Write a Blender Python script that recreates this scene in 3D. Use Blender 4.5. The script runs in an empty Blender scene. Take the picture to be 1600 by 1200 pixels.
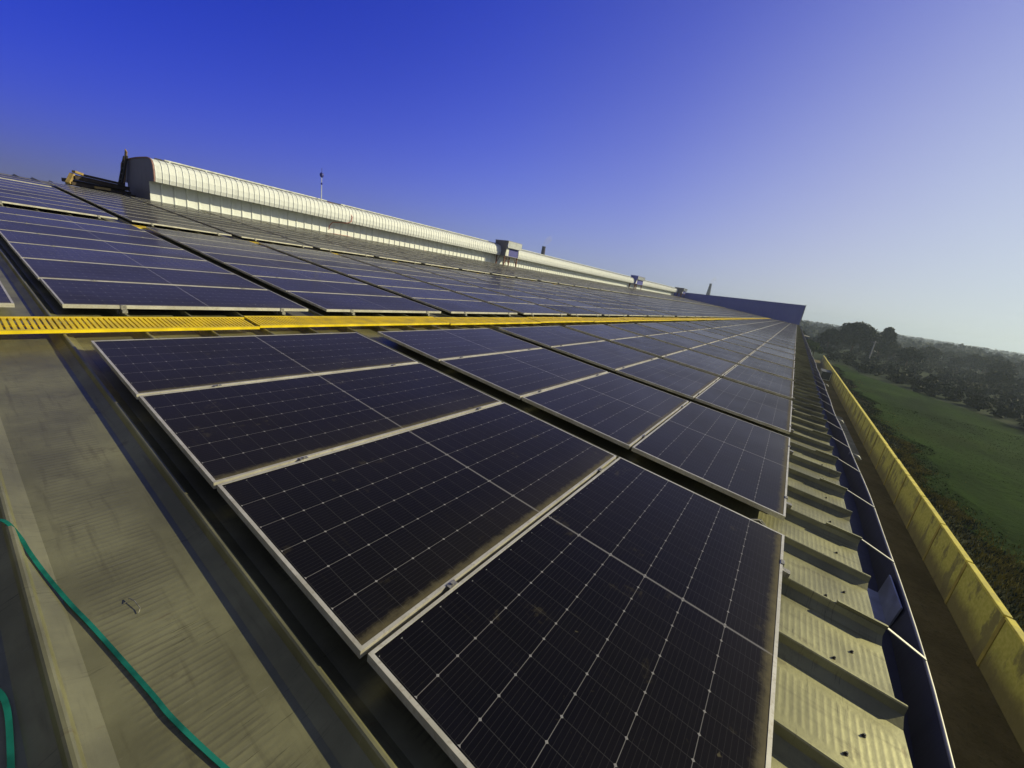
import bpy, math, random
from mathutils import Vector, Matrix
random.seed(7)
S = bpy.context.scene
COL = S.collection
ALPHA = math.radians(4.81)          # roof pitch
CA, SA = math.cos(ALPHA), math.sin(ALPHA)
OZ = 8.16                           # height of the eave-line panel surface above the ground
L, W = 2.279, 1.142                 # solar panel size
GY = 0.0217                         # gap between rows
PAN = -0.135                        # roof sheet below panel surface
RIB, RX0 = 0.508, 0.855             # rib pitch and foot of one rib
XA, XB = -7.5, 112.0                # ends of the building
YR = 29.25                          # ridge
EAVE = -0.49

def rw(x, y, z):
    """roof coordinates -> world"""
    return Vector((x, y*CA - z*SA, y*SA + z*CA + OZ))

# ------------------------------------------------------------------ camera
F = 620.5588676793384
cx, cy, ch = -0.6408997273380789, 0.41944942278730685, 1.3103110136775464
yaw, pit, rol = 0.563320937685628, -0.3109069796621587, 0.22442949716390043
f_ = Vector((math.cos(pit)*math.cos(yaw), math.cos(pit)*math.sin(yaw), math.sin(pit)))
r0 = Vector((math.sin(yaw), -math.cos(yaw), 0)); u0 = r0.cross(f_)
r_ = math.cos(rol)*r0 + math.sin(rol)*u0
u_ = -math.sin(rol)*r0 + math.cos(rol)*u0
RM = Matrix.Rotation(ALPHA, 3, 'X')
cr, cu, cf = RM @ r_, RM @ u_, RM @ f_
CAM = rw(cx, cy, ch)
cd = bpy.data.cameras.new('camera'); cam = bpy.data.objects.new('camera', cd); COL.objects.link(cam)
m = Matrix((cr, cu, -cf)).transposed().to_4x4(); m.translation = CAM
cam.matrix_world = m
cd.sensor_width = 36; cd.lens = F*36/1600; cd.clip_start = 0.05; cd.clip_end = 9000
S.camera = cam

def project(p):
    d = p - CAM; c = d.dot(cf)
    if c < 0.05: return None
    return 800 + F*d.dot(cr)/c, 600 - F*d.dot(cu)/c

# ------------------------------------------------------------------ mesh helper
class MB:
    def __init__(self): self.v = []; self.f = []; self.mi = []; self.uv = {}
    def quad(self, a, b, c, d, mi=0, uv=None):
        i = len(self.v); self.v += [tuple(a), tuple(b), tuple(c), tuple(d)]
        if uv: self.uv[len(self.f)] = uv
        self.f.append((i, i+1, i+2, i+3)); self.mi.append(mi)
    def poly(self, pts, mi=0):
        i = len(self.v); self.v += [tuple(p) for p in pts]; self.f.append(tuple(range(i, i+len(pts)))); self.mi.append(mi)
    def box(self, x0, x1, y0, y1, z0, z1, mi=0, M=None):
        P = [Vector(q) for q in ((x0,y0,z0),(x1,y0,z0),(x1,y1,z0),(x0,y1,z0),(x0,y0,z1),(x1,y0,z1),(x1,y1,z1),(x0,y1,z1))]
        if M: P = [M @ q for q in P]
        i = len(self.v); self.v += [tuple(q) for q in P]
        for q in ((0,3,2,1),(4,5,6,7),(0,1,5,4),(1,2,6,5),(2,3,7,6),(3,0,4,7)):
            self.f.append(tuple(i+k for k in q)); self.mi.append(mi)
    def bar(self, a, b, w, h, mi=0, up=Vector((0,0,1))):
        a, b = Vector(a), Vector(b); d = (b-a); n = d.length; d.normalize()
        s = d.cross(up)
        if s.length < 1e-4: s = d.cross(Vector((1,0,0)))
        s.normalize(); t = s.cross(d)
        M = Matrix((d, s, t)).transposed().to_4x4(); M.translation = a
        self.box(0, n, -w/2, w/2, -h/2, h/2, mi, M)
    def tube(self, pts, r, n=8, mi=0, cap=True):
        pts = [Vector(p) for p in pts]; rs = r if isinstance(r, (list, tuple)) else [r]*len(pts)
        base = len(self.v); prev = None
        for k, p in enumerate(pts):
            d = (pts[min(k+1, len(pts)-1)] - pts[max(k-1, 0)]).normalized()
            s = prev if prev is not None else (d.cross(Vector((0,0,1))) if abs(d.z) < .9 else d.cross(Vector((1,0,0))))
            s = (s - d*s.dot(d)).normalized(); t = d.cross(s); prev = s
            for j in range(n):
                a = 2*math.pi*j/n; self.v.append(tuple(p + (s*math.cos(a)+t*math.sin(a))*rs[k]))
        for k in range(len(pts)-1):
            for j in range(n):
                a = base+k*n+j; b = base+k*n+(j+1) % n
                self.f.append((a, b, b+n, a+n)); self.mi.append(mi)
        if cap:
            self.f.append(tuple(base+j for j in reversed(range(n)))); self.mi.append(mi)
            e = base+(len(pts)-1)*n; self.f.append(tuple(e+j for j in range(n))); self.mi.append(mi)
    def extrude_x(self, prof, x0, x1, mi=0, closed=False):
        n = len(prof)
        for k in range(n if closed else n-1):
            (y0, z0), (y1, z1) = prof[k], prof[(k+1) % n]
            self.quad((x0,y0,z0), (x0,y1,z1), (x1,y1,z1), (x1,y0,z0), mi)
    def mesh(self, name, mats, smooth=False):
        me = bpy.data.meshes.new(name); me.from_pydata(self.v, [], self.f)
        for mt in (mats if isinstance(mats, (list, tuple)) else [mats]): me.materials.append(mt)
        me.polygons.foreach_set('material_index', self.mi)
        if self.uv:
            ul = me.uv_layers.new(name='UVMap')
            for fi, uv in self.uv.items():
                st = me.polygons[fi].loop_start
                for k, q in enumerate(uv): ul.data[st+k].uv = q
        if smooth: me.polygons.foreach_set('use_smooth', [True]*len(me.polygons))
        me.update(); return me
    def build(self, name, mats, parent=None, smooth=False):
        return link(name, self.mesh(name, mats, smooth), parent)

def link(name, me, parent=None):
    o = bpy.data.objects.new(name, me); COL.objects.link(o)
    if parent: o.parent = parent
    return o
def tag(o, label=None, cat=None, group=None, kind=None):
    if label: o['label'] = label
    if cat: o['category'] = cat
    if group: o['group'] = group
    if kind: o['kind'] = kind
    return o
def empty(name, loc=(0,0,0), rot=(0,0,0)):
    o = bpy.data.objects.new(name, None); COL.objects.link(o); o.location = loc; o.rotation_euler = rot
    o.empty_display_size = .3; return o
ONES = 'zeroth first second third fourth fifth sixth seventh eighth ninth tenth eleventh twelfth thirteenth fourteenth fifteenth sixteenth seventeenth eighteenth nineteenth'.split()
TENS = {2:'twent', 3:'thirt', 4:'fort', 5:'fift', 6:'sixt', 7:'sevent', 8:'eight', 9:'ninet'}
def nth(n):
    if n < 20: return ONES[n]
    t, o = divmod(n, 10)
    return TENS[t]+'ieth' if o == 0 else TENS[t]+'y-'+ONES[o]

# ------------------------------------------------------------------ materials
class NT:
    def __init__(self, name):
        self.m = bpy.data.materials.new(name); self.m.use_nodes = True
        self.t = self.m.node_tree; self.n = self.t.nodes; self.b = self.n['Principled BSDF']
    def node(self, typ, **k):
        x = self.n.new(typ)
        for a, v in k.items(): setattr(x, a, v)
        return x
    def set(self, sock, v):
        if isinstance(v, bpy.types.NodeSocket): self.t.links.new(v, sock)
        else: sock.default_value = v
    def math(self, op, a, b=0, c=0, clamp=False):
        x = self.node('ShaderNodeMath', operation=op, use_clamp=clamp)
        self.set(x.inputs[0], a); self.set(x.inputs[1], b); self.set(x.inputs[2], c); return x.outputs[0]
    def step(self, v, lo, hi):
        x = self.node('ShaderNodeMapRange', interpolation_type='SMOOTHSTEP')
        self.set(x.inputs['Value'], v); x.inputs['From Min'].default_value = lo; x.inputs['From Max'].default_value = hi
        return x.outputs[0]
    def mix(self, f, a, b):
        x = self.node('ShaderNodeMix', data_type='RGBA'); self.set(x.inputs[0], f)
        self.set(x.inputs[6], a if isinstance(a, bpy.types.NodeSocket) else (*a, 1)); self.set(x.inputs[7], b if isinstance(b, bpy.types.NodeSocket) else (*b, 1)); return x.outputs[2]
    def mixf(self, f, a, b):
        x = self.node('ShaderNodeMix', data_type='FLOAT'); self.set(x.inputs[0], f); self.set(x.inputs[2], a); self.set(x.inputs[3], b); return x.outputs[0]
    def coord(self, kind='Object'):
        return self.node('ShaderNodeTexCoord').outputs[kind]
    def pos(self): return self.node('ShaderNodeNewGeometry').outputs['Position']
    def sep(self, v):
        x = self.node('ShaderNodeSeparateXYZ'); self.set(x.inputs[0], v); return x.outputs
    def scale(self, v, s):
        x = self.node('ShaderNodeVectorMath', operation='MULTIPLY'); self.set(x.inputs[0], v); x.inputs[1].default_value = s; return x.outputs[0]
    def noise(self, v, sc, det=4, ro=.55):
        x = self.node('ShaderNodeTexNoise'); self.set(x.inputs['Vector'], v); x.inputs['Scale'].default_value = sc
        x.inputs['Detail'].default_value = det; x.inputs['Roughness'].default_value = ro; return x.outputs[0]
    def bump(self, h, d=.01, s=1):
        x = self.node('ShaderNodeBump'); self.set(x.inputs['Height'], h); x.inputs['Distance'].default_value = d; x.inputs['Strength'].default_value = s
        self.t.links.new(x.outputs[0], self.b.inputs['Normal'])
    def out(self, col=None, rough=None, metal=None, spec=None):
        for k, v in (('Base Color', col), ('Roughness', rough), ('Metallic', metal), ('Specular IOR Level', spec)):
            if v is None: continue
            if isinstance(v, tuple) and len(v) == 3: v = (*v, 1)
            self.set(self.b.inputs[k], v)
        return self.m

def plain(name, col, rough=.5, metal=0., var=.25, sc=6, bump=0):
    t = NT(name); p = t.coord('Object'); n = t.noise(p, sc, 5)
    f = t.step(n, .3, .7)
    if bump: t.bump(t.noise(p, sc*6, 4), bump)
    return t.out(t.mix(f, tuple(c*(1-var) for c in col), tuple(min(1, c*(1+var*.6)) for c in col)), t.mixf(f, rough*.9, min(1, rough*1.15)), metal)

def mat_glass():
    t = NT('solar_cells'); uv = t.sep(t.coord('UV')); u, v = uv[0], uv[1]
    PU, PV = .0926, .1823
    uc = t.math('ABSOLUTE', t.math('SUBTRACT', u, L/2))
    fu = t.math('FRACT', t.math('DIVIDE', t.math('SUBTRACT', uc, .008), PU))
    du = t.math('MULTIPLY', t.math('MINIMUM', fu, t.math('SUBTRACT', 1, fu)), PU)
    fv = t.math('FRACT', t.math('DIVIDE', t.math('SUBTRACT', v, .020), PV))
    dv = t.math('MULTIPLY', t.math('MINIMUM', fv, t.math('SUBTRACT', 1, fv)), PV)
    fb = t.math('FRACT', t.math('DIVIDE', t.math('SUBTRACT', v, .020), PV/10))
    db = t.math('MULTIPLY', t.math('MINIMUM', fb, t.math('SUBTRACT', 1, fb)), PV/10)
    inside = t.math('MULTIPLY', t.math('GREATER_THAN', v, .03), t.math('LESS_THAN', v, W-.03))
    inu = t.math('LESS_THAN', uc, L/2-.02)
    inside = t.math('MULTIPLY', inside, inu)
    lv = t.math('LESS_THAN', dv, .0011); lu = t.math('LESS_THAN', du, .0009); lb = t.math('LESS_THAN', db, .0006)
    dia = t.math('LESS_THAN', t.math('ADD', du, dv), .0062)
    mid = t.math('LESS_THAN', uc, .0050)
    a = t.math('MULTIPLY', lb, .05)
    a = t.math('MAXIMUM', a, t.math('MULTIPLY', lu, .09))
    a = t.math('MAXIMUM', a, t.math('MULTIPLY', lv, .40))
    a = t.math('MAXIMUM', a, t.math('MULTIPLY', dia, .65))
    a = t.math('MULTIPLY', a, inside)
    a = t.math('MAXIMUM', a, t.math('MULTIPLY', mid, .42))
    p = t.pos()
    rnd = t.node('ShaderNodeObjectInfo').outputs['Random']
    n1 = t.noise(p, 1.3, 5); n2 = t.noise(p, 26, 5, .7); n3 = t.noise(p, 5.5, 4)
    # cell to cell tone
    cellid = t.node('ShaderNodeTexWhiteNoise', noise_dimensions='2D')
    cmb = t.node('ShaderNodeCombineXYZ')
    t.set(cmb.inputs[0], t.math('FLOOR', t.math('DIVIDE', u, PU))); t.set(cmb.inputs[1], t.math('FLOOR', t.math('DIVIDE', v, PV)))
    t.set(cellid.inputs['Vector'], cmb.outputs[0])
    cell = t.mix(cellid.outputs[0], (.0035, .0035, .0065), (.006, .0058, .010))
    base = t.mix(a, cell, (.62, .62, .68))
    # dust: settles along the low edge and at both short ends, with a ragged limit
    rag = t.math('MULTIPLY', t.math('SUBTRACT', n2, .5), .055)
    low = t.step(t.math('ADD', v, rag), .066, .012)
    lowwide = t.math('MULTIPLY', t.step(t.math('ADD', v, t.math('MULTIPLY', t.math('SUBTRACT', n1, .5), .5)), .40, .0), t.math('MULTIPLY_ADD', u, .045, .005))
    film = t.math('MULTIPLY', t.step(n1, .3, .75), .03)
    speck = t.math('MULTIPLY', t.step(t.noise(p, 60, 2), .72, .78), .07)
    streak = t.math('MULTIPLY', t.step(t.noise(t.scale(p, (9, .8, 1)), 4, 4), .62, .75), .03)
    dust = t.math('ADD', t.math('MULTIPLY', low, t.math('ADD', .40, t.math('MULTIPLY', n3, .55))), lowwide)
    dust = t.math('ADD', t.math('ADD', dust, film), t.math('ADD', speck, streak))
    drop = t.math('MULTIPLY', t.step(t.noise(p, 11, 3, .6), .755, .79), .5)
    speck = t.math('MAXIMUM', speck, drop)
    dust = t.math('ADD', dust, drop)
    smear = t.math('MULTIPLY', t.step(n3, .62, .70), t.math('MULTIPLY', t.step(n2, .45, .6), .14))
    dust = t.math('MULTIPLY', t.math('ADD', dust, smear), t.mixf(rnd, .7, 1.25), clamp=True)
    col = t.mix(dust, base, (.36, .31, .16))
    ro = t.mixf(t.math('MULTIPLY', t.math('ADD', dust, t.math('MULTIPLY', n1, .10)), 1.6, clamp=True), .09, .55)
    t.out(col, ro, 0, .26)
    t.b.inputs['Sheen Weight'].default_value = .30; t.b.inputs['Sheen Roughness'].default_value = .35; t.b.inputs['Sheen Tint'].default_value = (.95, .90, .80, 1)
    # thin film of dust over the glass: diffuse, takes part of the mirror reflection away
    d = t.node('ShaderNodeBsdfDiffuse'); t.set(d.inputs['Color'], t.mix(a, (.0065, .0066, .0115), (.26, .25, .24)))
    ms = t.node('ShaderNodeMixShader'); t.set(ms.inputs[0], t.math('MULTIPLY', t.math('ADD', .42, t.math('MULTIPLY', n1, .30)), t.mixf(rnd, .88, 1.12)))
    t.t.links.new(t.b.outputs[0], ms.inputs[1]); t.t.links.new(d.outputs[0], ms.inputs[2])
    t.t.links.new(ms.outputs[0], t.n['Material Output'].inputs['Surface'])
    return t.m

def mat_roof():
    t = NT('galvalume_sheet'); p = t.coord('Object'); s = t.sep(p); x, y = s[0], s[1]
    fx = t.math('MULTIPLY', t.math('FRACT', t.math('DIVIDE', t.math('SUBTRACT', x, RX0), RIB)), RIB)
    mask = t.math('MULTIPLY', t.step(fx, .175, .20), t.step(fx, .445, .415))
    wv = t.math('SINE', t.math('ADD', t.math('MULTIPLY', y, 2*math.pi/.027), t.math('MULTIPLY', t.noise(p, 3, 2), 2.0)))
    n1 = t.noise(p, 2.2, 6, .6); n2 = t.noise(t.scale(p, (14, 1.2, 1)), 2.5, 5); n3 = t.noise(p, 55, 3)
    n4 = t.noise(t.scale(p, (1, 5, 1)), 7, 5)
    col = t.mix(t.step(n1, .3, .72), (.215, .210, .118), (.375, .368, .205))
    col = t.mix(t.math('MULTIPLY', t.step(n2, .52, .75), .45), col, (.13, .12, .07))
    col = t.mix(t.math('MULTIPLY', t.step(n4, .66, .76), .35), col, (.17, .10, .05))
    col = t.mix(t.math('MULTIPLY', t.step(n3, .68, .75), .25), col, (.34, .32, .23))
    wear = t.math('MULTIPLY', t.math('MULTIPLY', mask, t.step(wv, .3, .95)), t.math('MULTIPLY', t.step(t.noise(p, 4, 4), .4, .6), .35))
    col = t.mix(wear, col, (.13, .12, .09))
    sc1 = t.noise(t.scale(p, (2.2, 42, 1)), 3.2, 5, .7)
    col = t.mix(t.math('MULTIPLY', t.math('MULTIPLY', t.step(sc1, .56, .70), t.step(t.noise(p, 3.1, 3), .42, .62)), .7), col, (.075, .070, .045))
    col = t.mix(t.math('MULTIPLY', t.step(t.noise(t.scale(p, (2.5, 50, 1)), 2.1, 4, .6), .68, .74), .5), col, (.45, .44, .34))
    col = t.mix(t.math('MULTIPLY', t.step(t.noise(p, 4.3, 6, .7), .60, .72), .45), col, (.12, .10, .06))
    h = t.math('ADD', t.math('MULTIPLY', t.math('MULTIPLY', wv, mask), .00022), t.math('MULTIPLY', n1, .003))
    h = t.math('ADD', h, t.math('MULTIPLY', n3, .0006))
    t.bump(h, 1.0, .8)
    return t.out(col, t.mixf(n1, .40, .58), .58)

def ribbed(name, col, rough=.45, metal=.4, stain=.35):
    t = NT(name); p = t.coord('Object'); n = t.noise(t.scale(p, (3, 3, .5)), 1.5, 6, .6); n2 = t.noise(p, 9, 4)
    c = t.mix(t.math('MULTIPLY', t.step(n, .45, .75), stain), col, tuple(q*.55 for q in col))
    c = t.mix(t.math('MULTIPLY', t.step(n2, .6, .75), .25), c, tuple(q*.75 for q in col))
    t.bump(n, .01)
    return t.out(c, rough, metal)

M = {}
M['glass'] = mat_glass()
M['roof'] = mat_roof()
def mat_frame():
    t = NT('anodised_frame'); p = t.pos(); n = t.noise(p, 7, 5); n2 = t.noise(p, 60, 3)
    c = t.mix(t.step(n, .35, .7), (.56, .54, .46), (.72, .70, .62))
    c = t.mix(t.math('MULTIPLY', t.step(n2, .5, .7), .35), c, (.36, .30, .18))
    return t.out(c, .45, .4)
M['frame'] = mat_frame()
M['clamp'] = plain('steel_clamp', (.34, .33, .30), .5, .6, .4, 60)
M['black'] = plain('black_rubber', (.012, .012, .013), .6)
M['yellow'] = plain('yellow_grp', (.78, .58, .004), .5, 0, .22, 5)
M['white_sheet'] = ribbed('ivory_sheet', (.68, .71, .72), .62, .0)
M['zinc'] = ribbed('zinc_sheet', (.40, .42, .46), .4, .6)
M['gutter'] = ribbed('gutter_sheet', (.10, .105, .13), .55, .35)
M['lip'] = plain('gutter_lip', (.40, .395, .36), .5, .3, .25, 5)
M['blue'] = ribbed('blue_sheet', (.17, .19, .62), .5, .1, .25)
M['dark_blue'] = plain('dark_blue_door', (.03, .035, .26), .5)
M['cap'] = ribbed('end_cap_sheet', (.20, .20, .25), .55, .2)
M['trim'] = plain('pale_trim', (.60, .62, .58), .5)
M['brown_steel'] = plain('red_oxide_steel', (.16, .06, .04), .7)
M['teal'] = plain('teal_strap', (.004, .13, .10), .5, 0, .5, 9)
M['red'] = plain('red_rope', (.50, .10, .06), .8)
M['wood'] = plain('weathered_wood', (.05, .036, .026), .85, 0, .5, 5, .01)
M['wood_pale'] = plain('fresh_wood', (.34, .24, .09), .8, 0, .3, 6, .01)
M['dark_steel'] = plain('dark_steel', (.05, .05, .055), .6, .4)
M['pole'] = plain('concrete_pole', (.50, .49, .48), .85)
M['chimney'] = plain('sooty_brick', (.045, .035, .035), .9, 0, .4, .4)
M['hut_white'] = plain('whitewash', (.75, .74, .70), .8)
M['hut_dark'] = plain('dark_shed_sheet', (.06, .07, .10), .7)
M['bark'] = plain('bark', (.06, .045, .03), .9, 0, .4, 2)

def mat_wall():
    t = NT('yellow_lime_wall'); p = t.coord('Object'); n = t.noise(t.scale(p, (1, 1, .55)), 1.1, 7, .62); n2 = t.noise(p, 7, 5); z = t.sep(p)[2]
    c = t.mix(t.step(n2, .3, .7), (.43, .40, .07), (.56, .51, .13))
    c = t.mix(t.math('MULTIPLY', t.step(n, .50, .60), .80), c, (.15, .125, .06))
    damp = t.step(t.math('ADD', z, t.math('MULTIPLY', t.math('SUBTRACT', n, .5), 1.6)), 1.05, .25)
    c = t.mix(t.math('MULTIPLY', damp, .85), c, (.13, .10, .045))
    t.bump(n2, .02, .5)
    return t.out(c, .9)
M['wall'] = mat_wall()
M['coping'] = plain('yellow_coping', (.70, .61, .11), .85, 0, .25, 2, .01)
M['post'] = plain('shaded_post', (.33, .26, .05), .9, 0, .3, 2, .01)  # darker than the wall panels: shade on the posts put into the colour

def mat_ground():
    t = NT('plain_soil'); p = t.pos(); n = t.noise(p, .012, 6, .6); n2 = t.noise(p, .3, 6); v = t.node('ShaderNodeTexVoronoi'); t.set(v.inputs['Vector'], t.scale(p, (1, .55, 1))); v.inputs['Scale'].default_value = .011
    w = t.node('ShaderNodeRGBToBW'); t.t.links.new(v.outputs['Color'], w.inputs[0])
    c = t.mix(w.outputs[0], (.014, .032, .009), (.020, .034, .010))
    c = t.mix(t.step(n, .4, .65), c, (.012, .028, .010))
    c = t.mix(t.math('MULTIPLY', t.step(n2, .4, .7), .5), c, (.014, .028, .009))
    return t.out(c, 1., 0, .1)
M['ground'] = mat_ground()
def mat_field():
    t = NT('crop_field'); p = t.pos(); n = t.noise(t.scale(p, (.35, 1, 1)), .16, 6, .6); n2 = t.noise(p, 1.6, 6, .65); n3 = t.noise(p, .05, 3)
    c = t.mix(t.step(n, .3, .7), (.0075, .023, .002), (.024, .057, .004))
    c = t.mix(t.math('MULTIPLY', t.step(n2, .45, .7), .6), c, (.009, .025, .002))
    c = t.mix(t.math('MULTIPLY', t.step(n3, .5, .7), .5), c, (.027, .045, .005))
    t.bump(n2, .35, .7)
    return t.out(c, 1., 0, .03)
M['field'] = mat_field()
def mat_dirt(name, a, b, c3):
    t = NT(name); p = t.pos(); n = t.noise(p, .5, 7, .65); n2 = t.noise(p, 5, 5, .7)
    c = t.mix(t.step(n, .32, .68), a, b); c = t.mix(t.math('MULTIPLY', t.step(n2, .52, .7), .6), c, c3)
    t.bump(n2, .06, .8)
    return t.out(c, 1., 0, .15)
M['yard'] = mat_dirt('yard_soil', (.10, .078, .030), (.16, .125, .055), (.06, .055, .02))
M['bank'] = mat_dirt('bank_soil', (.016, .026, .005), (.032, .034, .010), (.012, .026, .004))
M['gravel'] = mat_dirt('grey_gravel', (.16, .16, .15), (.30, .30, .28), (.08, .08, .08))
def mat_leaf(name, a, b):
    t = NT(name); p = t.pos(); n = t.noise(p, .9, 4); n2 = t.noise(p, .12, 2)
    c = t.mix(t.step(n, .3, .7), a, b); c = t.mix(t.math('MULTIPLY', n2, .4), c, tuple(q*.6 for q in a))
    return t.out(c, .8, 0, .2)
M['leaf'] = mat_leaf('tree_leaf', (.010, .023, .011), (.021, .040, .016))
M['leaf_pale'] = mat_leaf('pale_leaf', (.04, .08, .012), (.08, .13, .02))
M['scrub'] = mat_leaf('scrub_leaf', (.010, .022, .011), (.019, .035, .016))
M['crop'] = mat_leaf('crop_leaf', (.013, .036, .003), (.023, .053, .004))
M['dry'] = mat_leaf('dry_grass', (.13, .12, .02), (.26, .23, .045))

# ------------------------------------------------------------------ sky and sun
sun_dir = Vector((1.45, -1.6, 1.0)).normalized()
SUN_EL = math.asin(sun_dir.z); SUN_AZ = math.atan2(sun_dir.y, sun_dir.x)
w = bpy.data.worlds.new('World'); S.world = w; w.use_nodes = True
wt = w.node_tree; wn = wt.nodes; bg = wn['Background']
sky = wn.new('ShaderNodeTexSky'); sky.sky_type = 'NISHITA'; sky.sun_disc = False
sky.sun_elevation = SUN_EL; sky.sun_rotation = math.pi/2 - SUN_AZ
sky.air_density = 1.0; sky.dust_density = 1.5; sky.ozone_density = 3.0
def wmath(op, a, b=0, c=0, clamp=False):
    x = wn.new('ShaderNodeMath'); x.operation = op; x.use_clamp = clamp
    for k, v in enumerate((a, b, c)):
        if isinstance(v, bpy.types.NodeSocket): wt.links.new(v, x.inputs[k])
        else: x.inputs[k].default_value = v
    return x.outputs[0]
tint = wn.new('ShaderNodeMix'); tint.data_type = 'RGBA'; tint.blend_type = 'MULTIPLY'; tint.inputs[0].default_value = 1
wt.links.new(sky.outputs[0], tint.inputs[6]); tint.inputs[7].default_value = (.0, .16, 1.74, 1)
tc = wn.new('ShaderNodeTexCoord'); sp = wn.new('ShaderNodeSeparateXYZ'); wt.links.new(tc.outputs['Generated'], sp.inputs[0])
z = wmath('MAXIMUM', sp.outputs[2], 0)
dt = wn.new('ShaderNodeVectorMath'); dt.operation = 'DOT_PRODUCT'; wt.links.new(tc.outputs['Generated'], dt.inputs[0])
dt.inputs[1].default_value = Vector((sun_dir.x, sun_dir.y, 0)).normalized()
side = wmath('MULTIPLY_ADD', dt.outputs['Value'], .5, .5, clamp=True)      # 1 towards the sun's side, 0 away
hz = wmath('POWER', 2.718, wmath('MULTIPLY', z, wmath('MULTIPLY_ADD', side, 10.0, -10.2)))
hmix = wn.new('ShaderNodeMix'); hmix.data_type = 'RGBA'
hcol = wn.new('ShaderNodeValToRGB'); wt.links.new(side, hcol.inputs[0])
el = hcol.color_ramp.elements
for k, (q, c) in enumerate(((.16, (.205, .215, .32)), (.56, (.38, .45, .63)), (.68, (.44, .50, .66)), (.84, (.62, .67, .68)), (.93, (.69, .77, .72)))):
    e_ = el[k] if k < 2 else el.new(q)
    e_.position = q; e_.color = (*c, 1)
hsc = wn.new('ShaderNodeVectorMath'); hsc.operation = 'SCALE'; wt.links.new(hcol.outputs[0], hsc.inputs[0]); hsc.inputs['Scale'].default_value = 10
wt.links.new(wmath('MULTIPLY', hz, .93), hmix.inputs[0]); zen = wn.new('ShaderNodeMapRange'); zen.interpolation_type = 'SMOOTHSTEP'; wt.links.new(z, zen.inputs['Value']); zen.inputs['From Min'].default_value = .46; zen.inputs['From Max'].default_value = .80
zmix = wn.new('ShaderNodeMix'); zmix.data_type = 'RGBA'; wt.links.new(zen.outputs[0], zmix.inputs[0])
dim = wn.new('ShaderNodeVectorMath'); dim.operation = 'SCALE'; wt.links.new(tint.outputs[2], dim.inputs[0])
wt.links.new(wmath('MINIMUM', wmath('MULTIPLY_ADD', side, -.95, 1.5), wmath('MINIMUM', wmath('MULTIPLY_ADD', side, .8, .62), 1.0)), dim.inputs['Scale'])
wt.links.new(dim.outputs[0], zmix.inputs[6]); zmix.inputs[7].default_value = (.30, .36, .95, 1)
bk = wn.new('ShaderNodeMapRange'); bk.interpolation_type = 'SMOOTHSTEP'; wt.links.new(sp.outputs[0], bk.inputs['Value']); bk.inputs['From Min'].default_value = .08; bk.inputs['From Max'].default_value = -.35
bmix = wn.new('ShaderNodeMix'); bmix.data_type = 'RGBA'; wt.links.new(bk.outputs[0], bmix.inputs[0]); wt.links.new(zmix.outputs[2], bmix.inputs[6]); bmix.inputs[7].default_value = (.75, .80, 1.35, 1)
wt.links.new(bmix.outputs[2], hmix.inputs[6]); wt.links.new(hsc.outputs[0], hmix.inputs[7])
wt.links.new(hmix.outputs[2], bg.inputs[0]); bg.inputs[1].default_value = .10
sl = bpy.data.lights.new('sun', 'SUN'); sl.energy = 5.0; sl.angle = math.radians(.5); sl.color = (1, .90, .54)
so = bpy.data.objects.new('sun', sl); COL.objects.link(so); so.rotation_euler = sun_dir.to_track_quat('Z', 'Y').to_euler(); so.location = (0, -30, 60)
S.view_settings.view_transform = 'Standard'; S.view_settings.look = 'None'; S.view_settings.exposure = 0; S.view_settings.gamma = 1
S.cycles.max_bounces = 6; S.cycles.volume_bounces = 0

# ------------------------------------------------------------------ warehouse
ware = tag(empty('warehouse', (0, 0, 0)), 'long low warehouse with ribbed metal roof carrying rows of solar panels', 'warehouse')
def rib_profile(xf):
    return [(xf, 0), (xf+.050, .028), (xf+.058, .062), (xf+.064, .066), (xf+.072, .066), (xf+.078, .062), (xf+.086, .028), (xf+.136, 0)]
mb = MB()
nrib = [RX0 + RIB*k for k in range(-16, 219)]
prof = [(XA, 0)]
for xf in nrib:
    if XA < xf and xf+.14 < XB: prof += rib_profile(xf)
prof.append((XB, 0))
ysegs = [EAVE, 6.0, 15.0, YR]
for (xa, za), (xb, zb) in zip(prof, prof[1:]):
    for ya, yb in zip(ysegs, ysegs[1:]):
        mb.quad((xa, ya, PAN+za), (xb, ya, PAN+zb), (xb, yb, PAN+zb), (xa, yb, PAN+za))
# closed ends of the ribs over the gutter
for xf in nrib:
    if XA < xf and xf+.14 < XB:
        mb.poly([(x, EAVE+.002, PAN+z) for x, z in rib_profile(xf)])
# screws along the eave and the purlins
for k, xf in enumerate(nrib):
    if not (XA < xf and xf+.5 < XB): continue
    for (dx, yy) in ((.20, -.275), (.335, -.355)):
        x = xf+dx+random.uniform(-.015, .015); y = yy+random.uniform(-.012, .012)
        mb.tube([(x, y, PAN), (x, y, PAN+.004), (x, y, PAN+.0045), (x, y, PAN+.011)], [.0075, .0075, .005, .0045], 8, 1)
roof = mb.build('roof', [M['roof'], M['dark_steel']], ware); roof.rotation_euler = (ALPHA, 0, 0); roof.location = (0, 0, OZ)
# far slope of the roof
mb = MB()
yr, zr = rw(0, YR, PAN).y, rw(0, YR, PAN).z
YB = 2*yr - rw(0, EAVE, 0).y; ZB = rw(0, EAVE, PAN).z
for (xa, za), (xb, zb) in zip(prof, prof[1:]):
    mb.quad((xa, yr, zr+za), (xb, yr, zr+zb), (xb, YB, ZB+zb), (xa, YB, ZB+za))
mb.build('far_roof_slope', M['zinc'], ware)
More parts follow.
